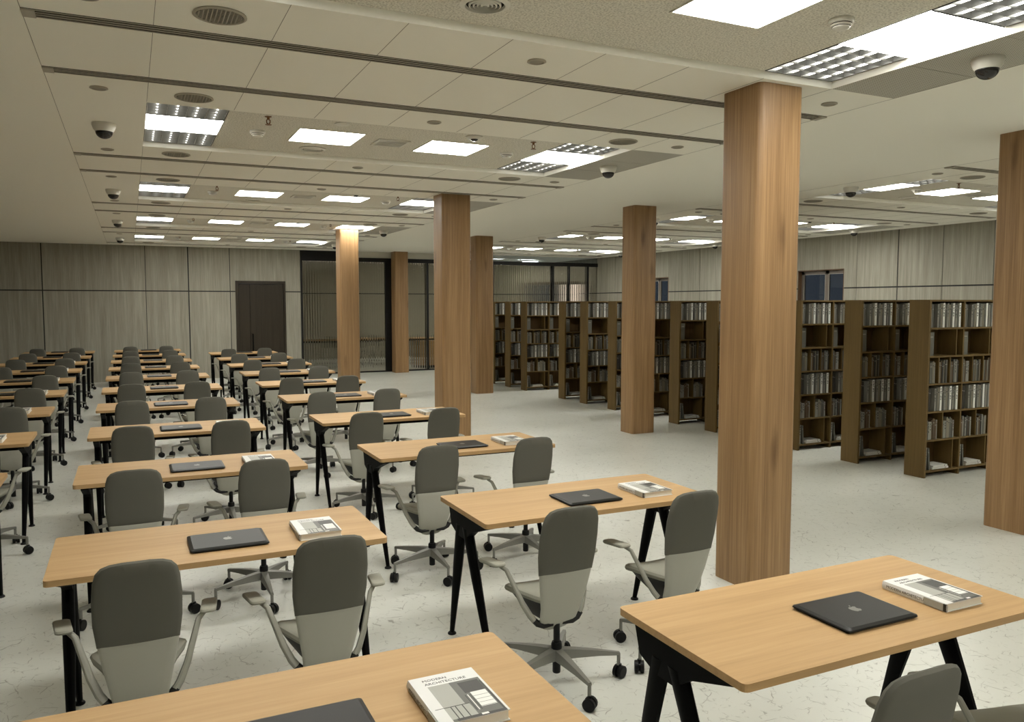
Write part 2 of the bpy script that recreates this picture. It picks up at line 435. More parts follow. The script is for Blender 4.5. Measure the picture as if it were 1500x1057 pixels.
# windows in the right wall
for k, (a, c) in enumerate(WIN):
    wn = bpy.data.objects.new('window_%d' % (k + 2), None); COL.objects.link(wn); wn.location = (XR, a, 0); struct(wn)
    W = c - a
    b = MB(); d = .20
    b.box(0, d, 0, .02, WZ0, WZ1); b.box(0, d, W - .02, W, WZ0, WZ1); b.box(0, d, .02, W - .02, WZ1 - .02, WZ1); b.box(0, d, .02, W - .02, WZ0, WZ0 + .02)
    b.build('reveal', M['reveal'], wn)
    b = MB(); x0, x1 = .10, .15; zz0, zz1 = WZ0 + .02, WZ1 - .02
    b.box(x0, x1, .02, .07, zz0, zz1); b.box(x0, x1, W - .09, W - .02, zz0, zz1); b.box(x0, x1, W * .42 - .05, W * .42 + .05, zz0, zz1)
    b.box(x0, x1, .02, W - .02, zz1 - .075, zz1); b.box(x0, x1, .02, W - .02, zz0, zz0 + .06)
    for y in (.07, W * .42 - .056, W * .42 + .05, W - .096): b.box(x0 - .006, x0, y, y + .006, zz0 + .06, zz1 - .075, 1)
    for y0, y1 in ((.07, W * .42 - .05), (W * .42 + .05, W - .09)): b.box(x0 - .006, x0, y0, y1, zz1 - .081, zz1 - .075, 1)
    b.build('sash', [M['winframe'], M['gasket']], wn)
    for y0, y1 in ((.07, W * .42 - .05), (W * .42 + .05, W - .09)):
        MB().box(.12, .128, y0, y1, zz0 + .06, zz1 - .075).build('glass_pane', M['clear'], wn)

bl = thing('added_glow_blind', 'added blind glowing as the warm light in the window behind the reeded glass', 'blind', (XR + .215, WIN[2][0] + .05, 0))  # invented blind, put in to give a patch of warm light
b = MB(); nb = 24
for i in range(nb): b.box(.004 * (i % 2), .006 + .004 * (i % 2), i * .84 / nb, (i + 1) * .84 / nb, WZ0 + .05, WZ1 - .04)
b.build('blind_glow_sheet', M['blind'], bl); MB().box(-.01, .02, 0, .84, WZ1 - .05, WZ1 - .02).build('blind_roller', M['winframe'], bl)

# ------------------------------------------------------------------ columns
COLS = [(3.75, 4.13, 4.12, 4.50, 'broad oak-clad column nearest the camera, right of the desks'),
        (3.75, 4.16, 10.015, 10.385, 'oak-clad column behind the third desk of the right desk column'),
        (3.75, 4.13, 15.72, 16.09, 'oak-clad column lit bright at its top by a ceiling light'),
        (6.765, 7.15, 4.14, 4.53, 'oak-clad column cut by the right edge, in front of the bookcases'),
        (6.748, 7.15, 9.985, 10.335, 'oak-clad column standing in front of the bookcases, mid room'),
        (6.73, 7.135, 15.92, 16.28, 'oak-clad column half hidden behind another, beside the far bookcases'),
        (6.72, 7.12, 21.75, 22.12, 'oak-clad column against the reeded glass screen')]
for x0, x1, y0, y1, lab in COLS:
    b = MB(); b.prism(rrect(-(x1 - x0) / 2, (x1 - x0) / 2, -(y1 - y0) / 2, (y1 - y0) / 2, .04, 5), 0, HC, smooth=True)
    o = b.build('wood_column', M['column'], loc=((x0 + x1) / 2, (y0 + y1) / 2, 0)); tag(o, lab, 'column', 'oak-clad columns', 'thing')

# ------------------------------------------------------------------ desk
TW, TD, TH = 1.4375, .678, .836
def make_desk():
    r = thing('desk', '', 'desk')
    b = MB(); t = .026
    b.prism(rrect(0, TW, 0, TD, .02, 4), TH - t, TH); b.build('tabletop', M['table'], r)
    for sx, x in ((0, .062), (1, TW - .062)):
        b = MB(); zt = TH - t
        b.prism([(.635, zt), (.595, zt - .125), (.50, zt - .16), (.39, zt - .16), (.30, zt - .10), (.07, zt - .022), (.07, zt)], x - .022, x + .022, axis=0)
        b.build('leg_bracket', M['black'], r)
        for foot, top in ((.675, .49), (.085, .40)):
            lm = MB(); zt2 = TH - t - .10
            xo = x + (.010 if sx == 0 else -.010)
            def ring(y, z, hy, hx, cx): return [(cx + hx * cos(2 * pi * k / 10), y + hy * sin(2 * pi * k / 10), z) for k in range(10)]
            rs = [ring(top, zt2, .050, .027, x), ring(top + (foot - top) * .35, zt2 * .65, .041, .026, x + (xo - x) * .35), ring(foot, .012, .015, .014, xo)]
            vs = [v for q in rs for v in q]
            lm.add(vs, [(j * 10 + k, j * 10 + (k + 1) % 10, (j + 1) * 10 + (k + 1) % 10, (j + 1) * 10 + k) for j in range(2) for k in range(10)], 0, True)
            lm.add(rs[0], [tuple(range(10))]); lm.add(rs[2], [tuple(range(10))])
            lg = lm.build('leg', M['black'], r)
            f = MB(); f.lathe([(.025, 0), (.026, .004), (.023, .010), (.012, .018)], xo, foot, 14); f.build('foot_glide', M['glide'], lg)
    MB().box(.084, TW - .084, TD / 2 - .025, TD / 2 + .025, TH - t - .072, TH - t).build('crossbar', M['black'], r)
    return r

# ------------------------------------------------------------------ chair (origin: floor under the gas column, sitter faces +y)
def lerp(t, tab):
    for (a, p), (c, q) in zip(tab, tab[1:]):
        if t <= c: return p + (q - p) * max(0, (t - a)) / (c - a)
    return tab[-1][1]
HWT = [(.265, .03), (.275, .062), (.295, .088), (.33, .106), (.41, .118), (.5, .135), (.6, .151), (.7, .163), (.8, .164), (.88, .157), (.92, .146), (.943, .126), (.955, .095), (.96, .05)]
YBT = [(.26, .035), (.33, -.015), (.41, -.052), (.5, -.078), (.6, -.10), (.78, -.133), (.96, -.172)]
def half_outline(z0, z1, hard0, hard1):
    zs = [z for z, _ in HWT if z0 < z < z1]
    zs = [z0] + zs + [z1]
    R = [(lerp(z, HWT), z) for z in zs]
    pts = R + [(-x, z) for x, z in R[::-1]]
    return pts
def densify(p, d=.03):
    out = []
    for i in range(len(p)):
        a, c = p[i], p[(i + 1) % len(p)]; L_ = math.dist(a, c); k = max(1, int(L_ / d))
        out += [(a[0] + (c[0] - a[0]) * j / k, a[1] + (c[1] - a[1]) * j / k) for j in range(k)]
    return out
def make_chair():
    r = thing('task_chair', '', 'chair')
    SEAM = .605
    def back(a, c, d): return (a, lerp(c, YBT) + .55 * a * a + d, c)
    b = MB(); b.slab(densify(half_outline(SEAM, .9601, 1, 0)), back, .040); b.build('back_sleeve', M['fabric'], r)
    low = half_outline(.265, SEAM + .02, 0, 1)
    b = MB(); b.slab(densify([(x * .985, z) for x, z in low]), lambda a, c, d: back(a, c, d), .028); b.build('back_shell', M['shell'], r)
    # seat
    so = [(.075, -.038), (.105, -.03), (.125, .005), (.154, .08), (.182, .15), (.192, .205), (.18, .255), (.12, .275), (.05, .28)]
    so = so + [(-x, y) for x, y in so[::-1]]
    def sf(a, c, d): return (a, c, .448 - max(0, c - .16) ** 2 * 1.8 + a * a * .35 + d)
    b = MB(); b.slab(densify(so), sf, .045); b.build('seat', M['seat'], r)
    # black pan under the seat
    b = MB(); n = len(so); rs = []
    for q, dz, dy in ((.88, .428, 0), (.74, .39, -.005), (.5, .335, -.02), (.2, .30, -.03)):
        cy = .075
        rs += [(x * q, cy + (y - .075) * q + dy, dz + (x * q) ** 2 * .35) for x, y in so]
    b.add(rs, [(j * n + k, j * n + (k + 1) % n, (j + 1) * n + (k + 1) % n, (j + 1) * n + k) for j in range(3) for k in range(n)], 0, True)
    b.add(rs[-n:], [tuple(range(n))]); b.add(rs[:n], [tuple(range(n))]); b.build('seat_pan', M['under'], r)
    for s in (-1, 1):
        b = MB()
        b.tube([(s * .132, -.002, .345), (s * .152, .008, .372), (s * .183, .036, .435), (s * .212, .075, .52), (s * .236, .108, .588), (s * .260, .135, .606)],
               [.019, .019, .0175, .0155, .014, .013], n=10, flat=.75)
        arm = b.build('armrest', M['arm'], r)
        b = MB(); b.tube([(s * .03, .0, .318), (s * .085, -.006, .316), (s * .115, -.006, .328), (s * .136, .0, .350)], [.021, .021, .0195, .0185], n=10, flat=.75); b.build('arm_bracket', M['under'], arm)
        b = MB(); po = [(p[0], p[1]) for p in rrect(-.034, .034, -.025, .155, .022, 4)]
        b.slab(densify(po, .04), lambda a, c, d: (s * .277 + a + s * .02 * (c / .155), .115 + c, .620 - c * .06 + d), .02, rings=(1, .96, .88, .5)); b.build('arm_pad', M['pad'], arm)
    b = MB(); b.lathe([(.017, .165), (.017, .31)], n=14); b.lathe([(.024, .172), (.028, .178), (.028, .20), (.024, .212)], n=16); b.lathe([(.019, .048), (.021, .052), (.021, .13)], n=14)
    b.build('gas_column', M['rubber'], r)
    # star base
    b = MB(); b.lathe([(.028, .125), (.040, .132), (.040, .165), (.028, .176)], n=20)
    tips = []
    for k in range(5):
        a = radians(270 + 72 * k); c, s = cos(a), sin(a)
        secs = [(.025, .030, .125, .176), (.10, .026, .128, .170), (.22, .018, .128, .155), (.335, .011, .122, .137)]
        vs = []
        for R, hw, z0, z1 in secs:
            for sx, z in ((-1, z0), (1, z0), (.7, z1), (-.7, z1)): vs.append((R * c - sx * hw * s, R * s + sx * hw * c, z))
        fs = [(j * 4 + i, j * 4 + (i + 1) % 4, j * 4 + 4 + (i + 1) % 4, j * 4 + 4 + i) for j in range(3) for i in range(4)] + [(12, 13, 14, 15), (0, 1, 2, 3)]
        b.add(vs, fs); tips.append((.336 * c, .336 * s, a))
        b.tube([(.33 * c, .33 * s, .130), (.33 * c, .33 * s, .068)], .0095, n=8)
    b.build('star_base', M['base'], r)
    for i, (x, y, a) in enumerate(tips):
        b = MB(); ax = Vector((-sin(a + .7), cos(a + .7), 0))
        ce = Vector((x, y, .0325))
        for d0, d1 in ((-.026, -.005), (.005, .026)):
            b.tube([ce + ax * d0, ce + ax * (d0 * .9 + d1 * .1), ce + ax * (d0 * .1 + d1 * .9), ce + ax * d1], [.027, .0325, .0325, .027], n=16)
        b.tube([ce - ax * .007, ce + ax * .007], .022, n=12); b.tube([ce + Vector((0, 0, .015)), ce + Vector((0, 0, .04))], .011, n=8)
        b.build('caster', M['rubber'], r)
    return r

# ------------------------------------------------------------------ laptop and book
def make_laptop():
    r = thing('laptop', '', 'laptop'); W, D = .345, .268
    def layer(b, z0, z1, i0, i1):
        lo = rrect(-W / 2 + i0, W / 2 - i0, -D / 2 + i0, D / 2 - i0, .014, 4); hi = rrect(-W / 2 + i1, W / 2 - i1, -D / 2 + i1, D / 2 - i1, .012, 4)
        n = len(lo); vs = [(x, y, z0) for x, y in lo] + [(x, y, z1) for x, y in hi]
        b.add(vs, [(k, (k + 1) % n, n + (k + 1) % n, n + k) for k in range(n)])
        b.add(vs, [tuple(range(n))[::-1], tuple(range(n, 2 * n))])
    b = MB(); layer(b, 0, .008, .010, 0); b.build('laptop_base', M['laptop'], r)
    b = MB(); layer(b, .0088, .013, 0, .002); layer(b, .013, .018, .002, .015); lid = b.build('laptop_lid', M['laptop'], r)
    # bitten fruit emblem with its leaf
    def arc(cx, cy, rx, ry, a0, a1, n): return [(cx + rx * cos(a0 + (a1 - a0) * k / n), cy + ry * sin(a0 + (a1 - a0) * k / n)) for k in range(n + 1)]
    s = .023
    body = [(0, .70), (.25, .82), (.52, .82), (.78, .62), (.60, .42), (.52, .12), (.62, -.18), (.86, -.36), (.66, -.74), (.42, -.95), (.22, -.95), (0, -.86),
            (-.22, -.95), (-.42, -.95), (-.68, -.66), (-.86, -.2), (-.88, .2), (-.76, .58), (-.5, .80), (-.25, .82)]
    leaf = [(0, .92), (.02, 1.15), (.16, 1.36), (.34, 1.46), (.33, 1.22), (.2, 1.02)]
    b = MB()
    for poly in (body, leaf): b.prism([(x * s, y * s - .003) for x, y in poly], .0178, .0184)
    b.build('lid_emblem', M['logo'], lid)
    return r
def text_mesh(txt, size, name):
    cu = bpy.data.curves.new(name, 'FONT'); cu.body = txt; cu.size = size; cu.extrude = .00015; cu.resolution_u = 2
    o = bpy.data.objects.new(name, cu); COL.objects.link(o)
    bpy.context.view_layer.update()
    me = bpy.data.meshes.new_from_object(o.evaluated_get(bpy.context.evaluated_depsgraph_get()))
    bpy.data.objects.remove(o); bpy.data.curves.remove(cu)
    me.materials.clear(); me.materials.append(M['ink']); me.name = name
    return me
def make_book():
    r = thing('hardback_book', '', 'book'); W, D, H = .198, .275, .031
    b = MB(); b.box(-W / 2, W / 2, -D / 2, D / 2, 0, .0028); b.box(-W / 2, W / 2, -D / 2, D / 2, H - .0028, H)
    sp = [(-W / 2, 0), (-W / 2 - .003, H * .25), (-W / 2 - .0042, H * .5), (-W / 2 - .003, H * .75), (-W / 2, H), (-W / 2 + .003, H), (-W / 2 + .003, 0)]
    b.prism(sp, -D / 2, D / 2, axis=1, smooth=True); cov = b.build('book_cover', M['cover'], r)
    MB().box(-W / 2 + .003, W / 2 - .004, -D / 2 + .004, D / 2 - .004, .0028, H - .0028).build('page_block', M['pages'], r)
    # printed photograph of a modern pavilion on the cover
    b = MB(); z = H + .0002
    def q(x0, x1, y0, y1, mi, dz=0): b.box(x0, x1, y0, y1, z + dz - .0002, z + dz, mi)
    ax0, ax1, ay0, ay1 = -.062, .092, -D / 2, .072
    q(ax0, ax1, ay0, ay1, 1)
    q(ax0, .0, -.06, ay1, 2, .0002)
    b.add([(.0, .066, z + .0002), (.018, .066, z + .0002), (.036, -.08, z + .0002), (.012, -.08, z + .0002)], [(0, 1, 2, 3)], 1)
    q(.022, .084, -.005, ay1 - .012, 0, .0003)
    q(.036, .082, -.092, -.005, 3, .0003)
    for i in range(4): q(.036, .082, -.03 - .02 * i, -.0285 - .02 * i, 1, .0004)
    for i in range(3): q(.016 + .007 * i, .0185 + .007 * i, -.105, -.015, 3 if i % 2 else 0, .0004)
    q(ax0, .012, -D / 2 + .012, -.062, 2, .0002)
    for x in (-.045, -.032, -.012): q(x, x + .003, -D / 2 + .012, -.062, 0, .0003)
    q(-W / 2 + .012, .012, -.0605, -.0585, 0, .0004)
    q(-.05, ax1, -D / 2, -D / 2 + .012, 0, .0003); q(.085, .09, -D / 2 + .012, .05, 0, .0004); q(.02, .04, -D / 2 + .004, -D / 2 + .013, 3, .0005)
    b.build('cover_photo', [M['ph_dark'], M['ph_mid'], M['ph_light'], M['ph_white']], cov)
    t = link('cover_title', BOOK_T[0], cov, (-.066, .104, H + .0003)); t2 = link('cover_title', BOOK_T[1], cov, (-.066, .082, H + .0003))
    st = link('spine_title', BOOK_T[2], cov, (-W / 2 - .0044, .118, H * .33)); st.rotation_euler = (pi / 2, 0, -pi / 2)
    b = MB(); b.box(-W / 2 - .0046, -W / 2 + .004, -D / 2, -.045, .0022, H - .002, 0); b.box(-W / 2 - .0047, -W / 2 + .004, -D / 2, -D / 2 + .012, .002, H - .0018, 1)
    b.build('spine_print', [M['ph_light'], M['ph_dark']], cov)
    return r
BOOK_T = [text_mesh('MODERN', .0175, 'title_upper'), text_mesh('ARCHITECTURE', .0175, 'title_lower'), text_mesh('MODERN ARCHITECTURE', .0155, 'title_spine')]

# ------------------------------------------------------------------ furnish the reading area
P0, PY = 1.770, 1.898
DESKC = {'left': (-2.200, range(2, 11), -.05), 'middle': (-.351, range(0, 11), 0), 'right': (1.5995, range(0, 10), 0)}
desk, chair, laptop, book = Proto(make_desk()), Proto(make_chair()), Proto(make_laptop()), Proto(make_book())
CH = (.345, 1.108)
def visible(x, y, z, mg=60):
    d = Vector((x, y, z - CAM_Z)); r_ = d.x * cos(YAW) - d.y * sin(YAW); fw = d.x * sin(YAW) + d.y * cos(YAW)
    f2 = fw * cos(PITCH) - d.z * sin(PITCH); u2 = fw * sin(PITCH) + d.z * cos(PITCH)
    if f2 < .2: return False
    u, v = 750 + F * r_ / f2, 528.5 - F * u2 / f2
    return -mg < u < 1500 + mg and -mg < v < 1057 + mg
for cname, (x, ks, dy) in DESKC.items():
    ks = list(ks)
    for n, k in enumerate(ks):
        o_ = 'farthest' if n == len(ks) - 1 else ORD[n]
        y = P0 + PY * k + dy; yc = (3.55 + 1.897 * (k - 1) if k else 1.60) + dy
        desk((x, y, 0), 'oak desk on splayed black legs, %s of the %s column of desks' % (o_, cname), 'oak desks in three columns')
        if visible(x + .74, y + .255, TH, 120):
            laptop((x + .736, y + .257, TH + .0005), 'closed black laptop on the %s desk of the %s column' % (o_, cname), 'closed laptops on the desks')
        if visible(x + 1.15, y + .25, TH, 20):
            book((x + 1.145, y + .255, TH + .0005), 'white architecture hardback on the %s desk of the %s column' % (o_, cname), 'architecture books on the desks')
        for s, cx in zip(('left', 'right'), CH):
            # a chair counts as in view when its back, an armrest or its base is
            if any(visible(x + cx + a, yc + c, z, 0) for a, c, z in ((0, -.15, .93), (.0, .25, .45), (.1, .27, .45), (.15, -.1, .8), (.28, .1, .63), (.3, -.1, .05))):
                turned = (cname, k, s) == ('right', 0, 'right')
                chair((x + cx + (.05 if turned else 0), yc, 0), 'grey swivel chair, %s of two at the %s desk of the %s column' % (s, o_, cname), 'grey chairs at the desks', rz=radians(-15) if turned else 0.0)

# ------------------------------------------------------------------ bookcases and their books
BX, BD, BH, BAY = 7.97, .255, 1.995, .575
SHZ = [.078, .428, .747, 1.06, 1.37, 1.685]
CASES = [(6.03, 'nearest the camera'), (6.94, 'second from the camera'), (7.91, 'third from the camera, left edge at the broad column'),
         (8.82, 'hidden behind the broad nearest column'), (9.57, 'just left of the broad nearest column'), (10.49, 'next right of the mid-room column'),
         (11.42, 'behind the mid-room column'), (12.37, 'just left of the mid-room column'), (13.39, 'second left of the mid-room column'),
         (14.26, 'third left of the mid-room column, before a gap'), (16.03, 'first beyond the gap in the row'), (16.88, 'second beyond the gap in the row'),
         (17.76, 'farthest, at the edge of a column')]
NB = 4
ST = .02
def case_uprights():
    """positions (x, row or None for full height)"""
    full = [BAY * i for i in range(1, NB)]
    sub = []
    for i in range(NB):
        x = BAY * i
        sub += [(x + .475, 4), (x + .475, 0), (x + .195, 3), (x + .385, 3), (x + .29, 1)]
    return full, sub
def make_case():
    r = thing('bookcase', '', 'bookcase'); Lg = BAY * NB
    for x0, x1 in ((0, .03), (Lg, Lg + .03)): MB().box(x0, x1, 0, BD, 0, BH).build('end_panel', M['case'], r)
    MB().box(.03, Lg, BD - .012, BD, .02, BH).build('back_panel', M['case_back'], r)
    MB().box(.03, Lg, 0, BD - .012, BH - ST, BH).build('top_board', M['case'], r)
    for z in SHZ: MB().box(.03, Lg, .004, BD - .012, z - ST, z).build('shelf', M['case'], r)
    full, sub = case_uprights()
    zs = SHZ + [BH]
    for x in full:
        b = MB(); b.box(x, x + .022, .001, BD - .012, 0, SHZ[0] - ST)
        for k in range(6): b.box(x, x + .022, .001, BD - .012, SHZ[k], zs[k + 1] - ST)
        b.build('upright', M['case'], r)
    for x, row in sub:
        MB().box(x, x + .014, .012, BD - .012, SHZ[row], zs[row + 1] - ST).build('divider', M['case'], r)
    return r
case = Proto(make_case())
def bmat(n, c, r=.5): return mat(n, c, r, spec=.3)
BM = {'white': bmat('book_white', (.72, .72, .67)), 'pale': bmat('book_pale_grey', (.27, .265, .23)), 'grey': bmat('book_grey', (.12, .118, .10)),
      'dark': bmat('book_charcoal', (.04, .037, .032)), 'beige': bmat('book_beige', (.22, .20, .15)), 'brown': bmat('book_brown', (.10, .068, .04))}
BCACHE = {}
def shelf_book(color, w, h, d, seed):
    key = (color, round(w, 3), round(h, 3), round(d, 3), seed)
    if key in BCACHE: return BCACHE[key]
    rn = random.Random(seed); b = MB()
    b.box(0, .0022, 0, d, 0, h, 0); b.box(w - .0022, w, 0, d, 0, h, 0); b.box(0, w, 0, .003, 0, h, 0)
    b.box(.0022, w - .0022, .003, d - .003, .004, h - .004, 1)
    z = h * .93
    if color in ('white', 'pale') and w > .0215:     # printed spine: blocks of dark lettering
        while z > h * .45:
            ln = rn.uniform(.012, .03)
            for q in range(int(ln / .008)): b.box(w * rn.uniform(.15, .3), w * rn.uniform(.6, .85), -.0006, 0, z - .006, z, 2); z -= .0085
            z -= rn.uniform(.004, .02)
    else: b.box(w * .2, w * .8, -.0006, 0, h * .78, h * .82, 2)
    ink = M['ink'] if color in ('white', 'pale', 'beige') else BM['pale']
    BCACHE[key] = (b, [BM[color], M['pages'], ink]); return BCACHE[key]
ROWN = ['bottom', 'fifth', 'fourth', 'third', 'second', 'top']
def bay_books(rn):
    """list of (row, ordinal, color, w,h,d, x,y,z, tilt, flat) inside one bay; x from the bay's left"""
    out = []
    hts = lambda r: (SHZ + [BH])[r + 1] - ST - SHZ[r]
    def row(r, spans, hmin, hmax, cols, ws):
        n = 0
        for x, x1 in spans:
            while True:
                w = rn.choice(ws)
                if x + w > x1: break
                h = rn.choice((hmin, (hmin + hmax) / 2, hmax)); out.append((r, n, rn.choice(cols), w, h, .19, x, rn.uniform(.012, .02), 0, 0)); n += 1; x += w + .0015
    for r in (5, 2):
        out.append((r, 0, 'pale' if r == 5 else 'dark', .02, .262, .19, .045, .02, 0, 0)); out.append((r, 1, 'grey' if r == 5 else 'dark', .026, .255, .19, .068, .02, 0, 0))
        x = .155; pat = ['pale', 'grey', 'beige', 'white', 'dark', 'grey', 'pale', 'beige', 'grey', 'white', 'dark', 'pale', 'grey', 'white', 'grey']
        i = 2
        for c in pat:
            w = {'white': .034, 'grey': .022, 'pale': .026, 'beige': .028, 'dark': .018}[c]
            if x + w > .56: break
            out.append((r, i, c, w, .272 if c == 'white' else rn.choice((.262, .268, .255)), .19, x, .012 if c == 'white' else .018, 0, 0)); x += w + .002; i += 1
    out.append((4, 0, 'grey', .085, .262, .20, .045, .03, 0, 0))
    row(3, [(.036, .165), (.218, .355), (.406, .545)], .235, .26, ['pale', 'beige', 'grey', 'grey', 'dark', 'brown'], (.015, .019, .024, .028))
    row(1, [(.036, .225), (.312, .50)], .20, .235, ['pale', 'grey', 'dark', 'beige', 'pale', 'brown'], (.018, .024, .03))
    out.append((0, 0, 'pale', .03, .255, .19, .045, .03, .04, 0)); out.append((0, 1, 'grey', .026, .25, .19, .117, .03, -.10, 0))
    out.append((0, 2, 'white', .021, .27, .19, .18, .03, 0, 1)); out.append((0, 3, 'white', .019, .24, .18, .20, .035, 0, 2))
    return out
stuff = MB(); stuff_m = {}; SM = []
def stuff_idx(m):
    if m.name not in stuff_m: stuff_m[m.name] = len(SM); SM.append(m)
    return stuff_m[m.name]
n_ind = 0
cand = []
prev = None
for ci, (cy, where) in enumerate(CASES):
    case((BX, cy, 0), 'olive-brown wooden bookcase, %s' % where, 'bookcases in parallel rows')
    # how far along the shelf the gap to the case in front lets one see
    lim = 8.93 if ci == 0 else min(BX * cy / (prev + BD), BX + 1.1)
    prev = cy
    for bay in range(3):
        for bk in bay_books(random.Random(100 + bay)):
            r, n, c, w, h, d, x, y, z, tilt, flat = (*bk[:8], 0, bk[8], bk[9])
            gx = BX + .0 + BAY * bay + x
            vis = gx < lim and not (3.75 < 0)
            cand.append((not vis, cy, ci, bay, bk))
cand.sort(key=lambda t: (t[0], t[1]))
CASEN = ['nearest', 'second', 'third', 'fourth', 'fifth', 'sixth', 'seventh']
for hid, cy, ci, bay, (r, n, c, w, h, d, x, y, tilt, flat) in cand:
    b, mats = shelf_book(c, w, h, d, int(w * 1000) % 5)
    z = SHZ[r]
    Mx = Matrix.Translation((BX + BAY * bay + x, cy + y, z + .0006))
    if flat == 1: Mx = Mx @ Matrix.Translation((0, 0, w)) @ Matrix.Rotation(pi / 2, 4, 'Y')
    elif flat == 2: Mx = Mx @ Matrix.Translation((0, 0, w + .0218)) @ Matrix.Rotation(pi / 2, 4, 'Y')
    elif tilt: Mx = Mx @ Matrix.Translation((0, 0, max(0, sin(tilt)) * w if tilt > 0 else 0)) @ Matrix.Rotation(tilt, 4, 'Y')
    if not hid and n_ind < 300 and ci not in (3,):
        n_ind += 1
        key = ('mesh', id(b))
        if key not in BCACHE: BCACHE[key] = b.mesh('shelf_book', mats)
        o = link('shelved_book', BCACHE[key]); o.matrix_world = Mx
        cn = {'white': 'white', 'pale': 'pale grey', 'grey': 'grey', 'dark': 'charcoal', 'beige': 'beige', 'brown': 'brown'}[c]
        word = ['first', 'second', 'third', 'fourth', 'fifth', 'sixth', 'seventh', 'eighth', 'ninth', 'tenth', 'eleventh', 'twelfth', 'thirteenth', 'fourteenth', 'fifteenth', 'sixteenth', 'seventeenth', 'eighteenth', 'nineteenth', 'twentieth'][n]
        tag(o, '%s book, %s on the %s shelf, %s bay, %s' % (cn, word, ROWN[r], ('first', 'second', 'third')[bay], ('nearest bookcase', 'second bookcase', 'third bookcase', '', 'bookcase left of the broad column', 'bookcase right of the mid-room column')[ci] if ci < 6 else 'bookcase ' + CASES[ci][1]), 'book', 'books on the shelves')
    else:
        vs = [Mx @ Vector(v) for v in b.v]; o_ = len(stuff.v); stuff.v += [tuple(v) for v in vs]
        for f, mi in zip(b.f, b.m):
            if hid and mi == 2: continue
            stuff.f.append(tuple(i + o_ for i in f)); stuff.m.append(stuff_idx(mats[mi])); stuff.sm.append(False)
o = bpy.data.meshes.new('shelved_books'); o.from_pydata(stuff.v, [], stuff.f)
for m in SM: o.materials.append(m)
for p, mi in zip(o.polygons, stuff.m): p.material_index = mi
tag(link('shelved_books', o), 'rows of black, white and grey books filling the farther bookcases', 'books', kind='stuff')

# ------------------------------------------------------------------ ceiling fittings
def make_louver_light():
    r = thing('louvred_light', '', 'ceiling light')
    h = T / 2; g = .004; zt = .085
    b = MB(); x0, x1, y0, y1 = -h + g, h - g, -3 * h + g, 3 * h - g
    b.box(x0, x1, y0, y0 + .006, -.002, zt); b.box(x0, x1, y1 - .006, y1, -.002, zt); b.box(x0, x0 + .006, y0 + .006, y1 - .006, -.002, zt); b.box(x1 - .006, x1, y0 + .006, y1 - .006, -.002, zt)
    b.box(x0, x1, y0, y1, zt, zt + .004)
    for s in (-1, 1): b.box(x0 + .006, x1 - .006, s * (h + .002) - .002, s * (h + .002) + .002, -.006, zt)
    b.build('housing', M['alu_back'], r)
    MB().box(x0 + .006, x1 - .006, -h + .0005, h - .0005, -.004, .06).build('diffuser', M['lamp'], r)
    for s in (-1, 1):
        ya, yb = (h + .004, 3 * h - g - .006) if s > 0 else (-3 * h + g + .006, -h - .004)
        b = MB(); n1, n2 = 4, 6
        for i in range(n1 + 1):
            x = x0 + .008 + (x1 - x0 - .016) * i / n1
            b.box(x - .0025, x + .0025, ya, yb, -.002, .045)
        for j in range(n2 + 1):
            y = ya + .003 + (yb - ya - .006) * j / n2
            b.add([(x0 + .006, y - .0015, -.002), (x1 - .006, y - .0015, -.002), (x1 - .006, y + .0015, -.002), (x0 + .006, y + .0015, -.002),
                   (x0 + .006, y - .009, .045), (x1 - .006, y - .009, .045), (x1 - .006, y + .009, .045), (x0 + .006, y + .009, .045)],
                  [(0, 1, 2, 3), (4, 5, 6, 7), (0, 1, 5, 4), (1, 2, 6, 5), (2, 3, 7, 6), (3, 0, 4, 7)])
        b.build('louvre_grid', M['alu'], r)
        for i in range(n1):
            x = x0 + .008 + (x1 - x0 - .016) * (i + .5) / n1
            t = MB(); t.tube([(x, ya + .01, .016), (x, yb - .01, .016)], .0068, n=8); t.build('lamp_tube', M['tube'], r)
    return r
def make_panel_light():
    r = thing('panel_light', '', 'ceiling light'); h = T / 2 - .004
    b = MB()
    for a in ((-h, h, -h, -h + .012), (-h, h, h - .012, h), (-h, -h + .012, -h + .012, h - .012), (h - .012, h, -h + .012, h - .012)): b.box(*a, -.006, 0)
    b.build('trim_frame', M['white'], r)
    MB().box(-h + .012, h - .012, -h + .012, h - .012, -.004, 0).build('diffuser', M['lamp'], r)
    return r
def make_slot():
    r = thing('slot_diffuser', '', 'air diffuser'); Lg = 9 * T; hw = .056
    b = MB(); b.box(.0, Lg, -hw, hw, -.003, 0); b.build('slot_void', M['gap'], r)
    for y, hy in ((-.0515, .0045), (-.017, .0065), (.017, .0065), (.0515, .0045)): MB().box(0, Lg, y - hy, y + hy, -.006, -.003).build('rail', M['rail'], r)
    for x in (0, Lg - .06): MB().box(x, x + .06, -hw, hw, -.011, -.002).build('end_cap', M['rail'], r)
    return r
def make_speaker():
    r = thing('ceiling_speaker', '', 'ceiling speaker')
    b = MB(); b.lathe([(.128, 0), (.130, -.006), (.118, -.011), (.112, -.006), (.112, 0)], n=32); b.build('rim', M['rail'], r)
    b = MB(); b.lathe([(.112, -.004), (.0, -.006)], n=32)
    for i in range(-5, 6):
        y = i * .02; w = sqrt(.110 ** 2 - y * y); b.box(-w, w, y - .003, y + .003, -.009, -.004, 1); b.box(y - .003, y + .003, -w, w, -.009, -.004, 1)
    b.build('grille', [M['gap'], M['grille']], r)
    return r
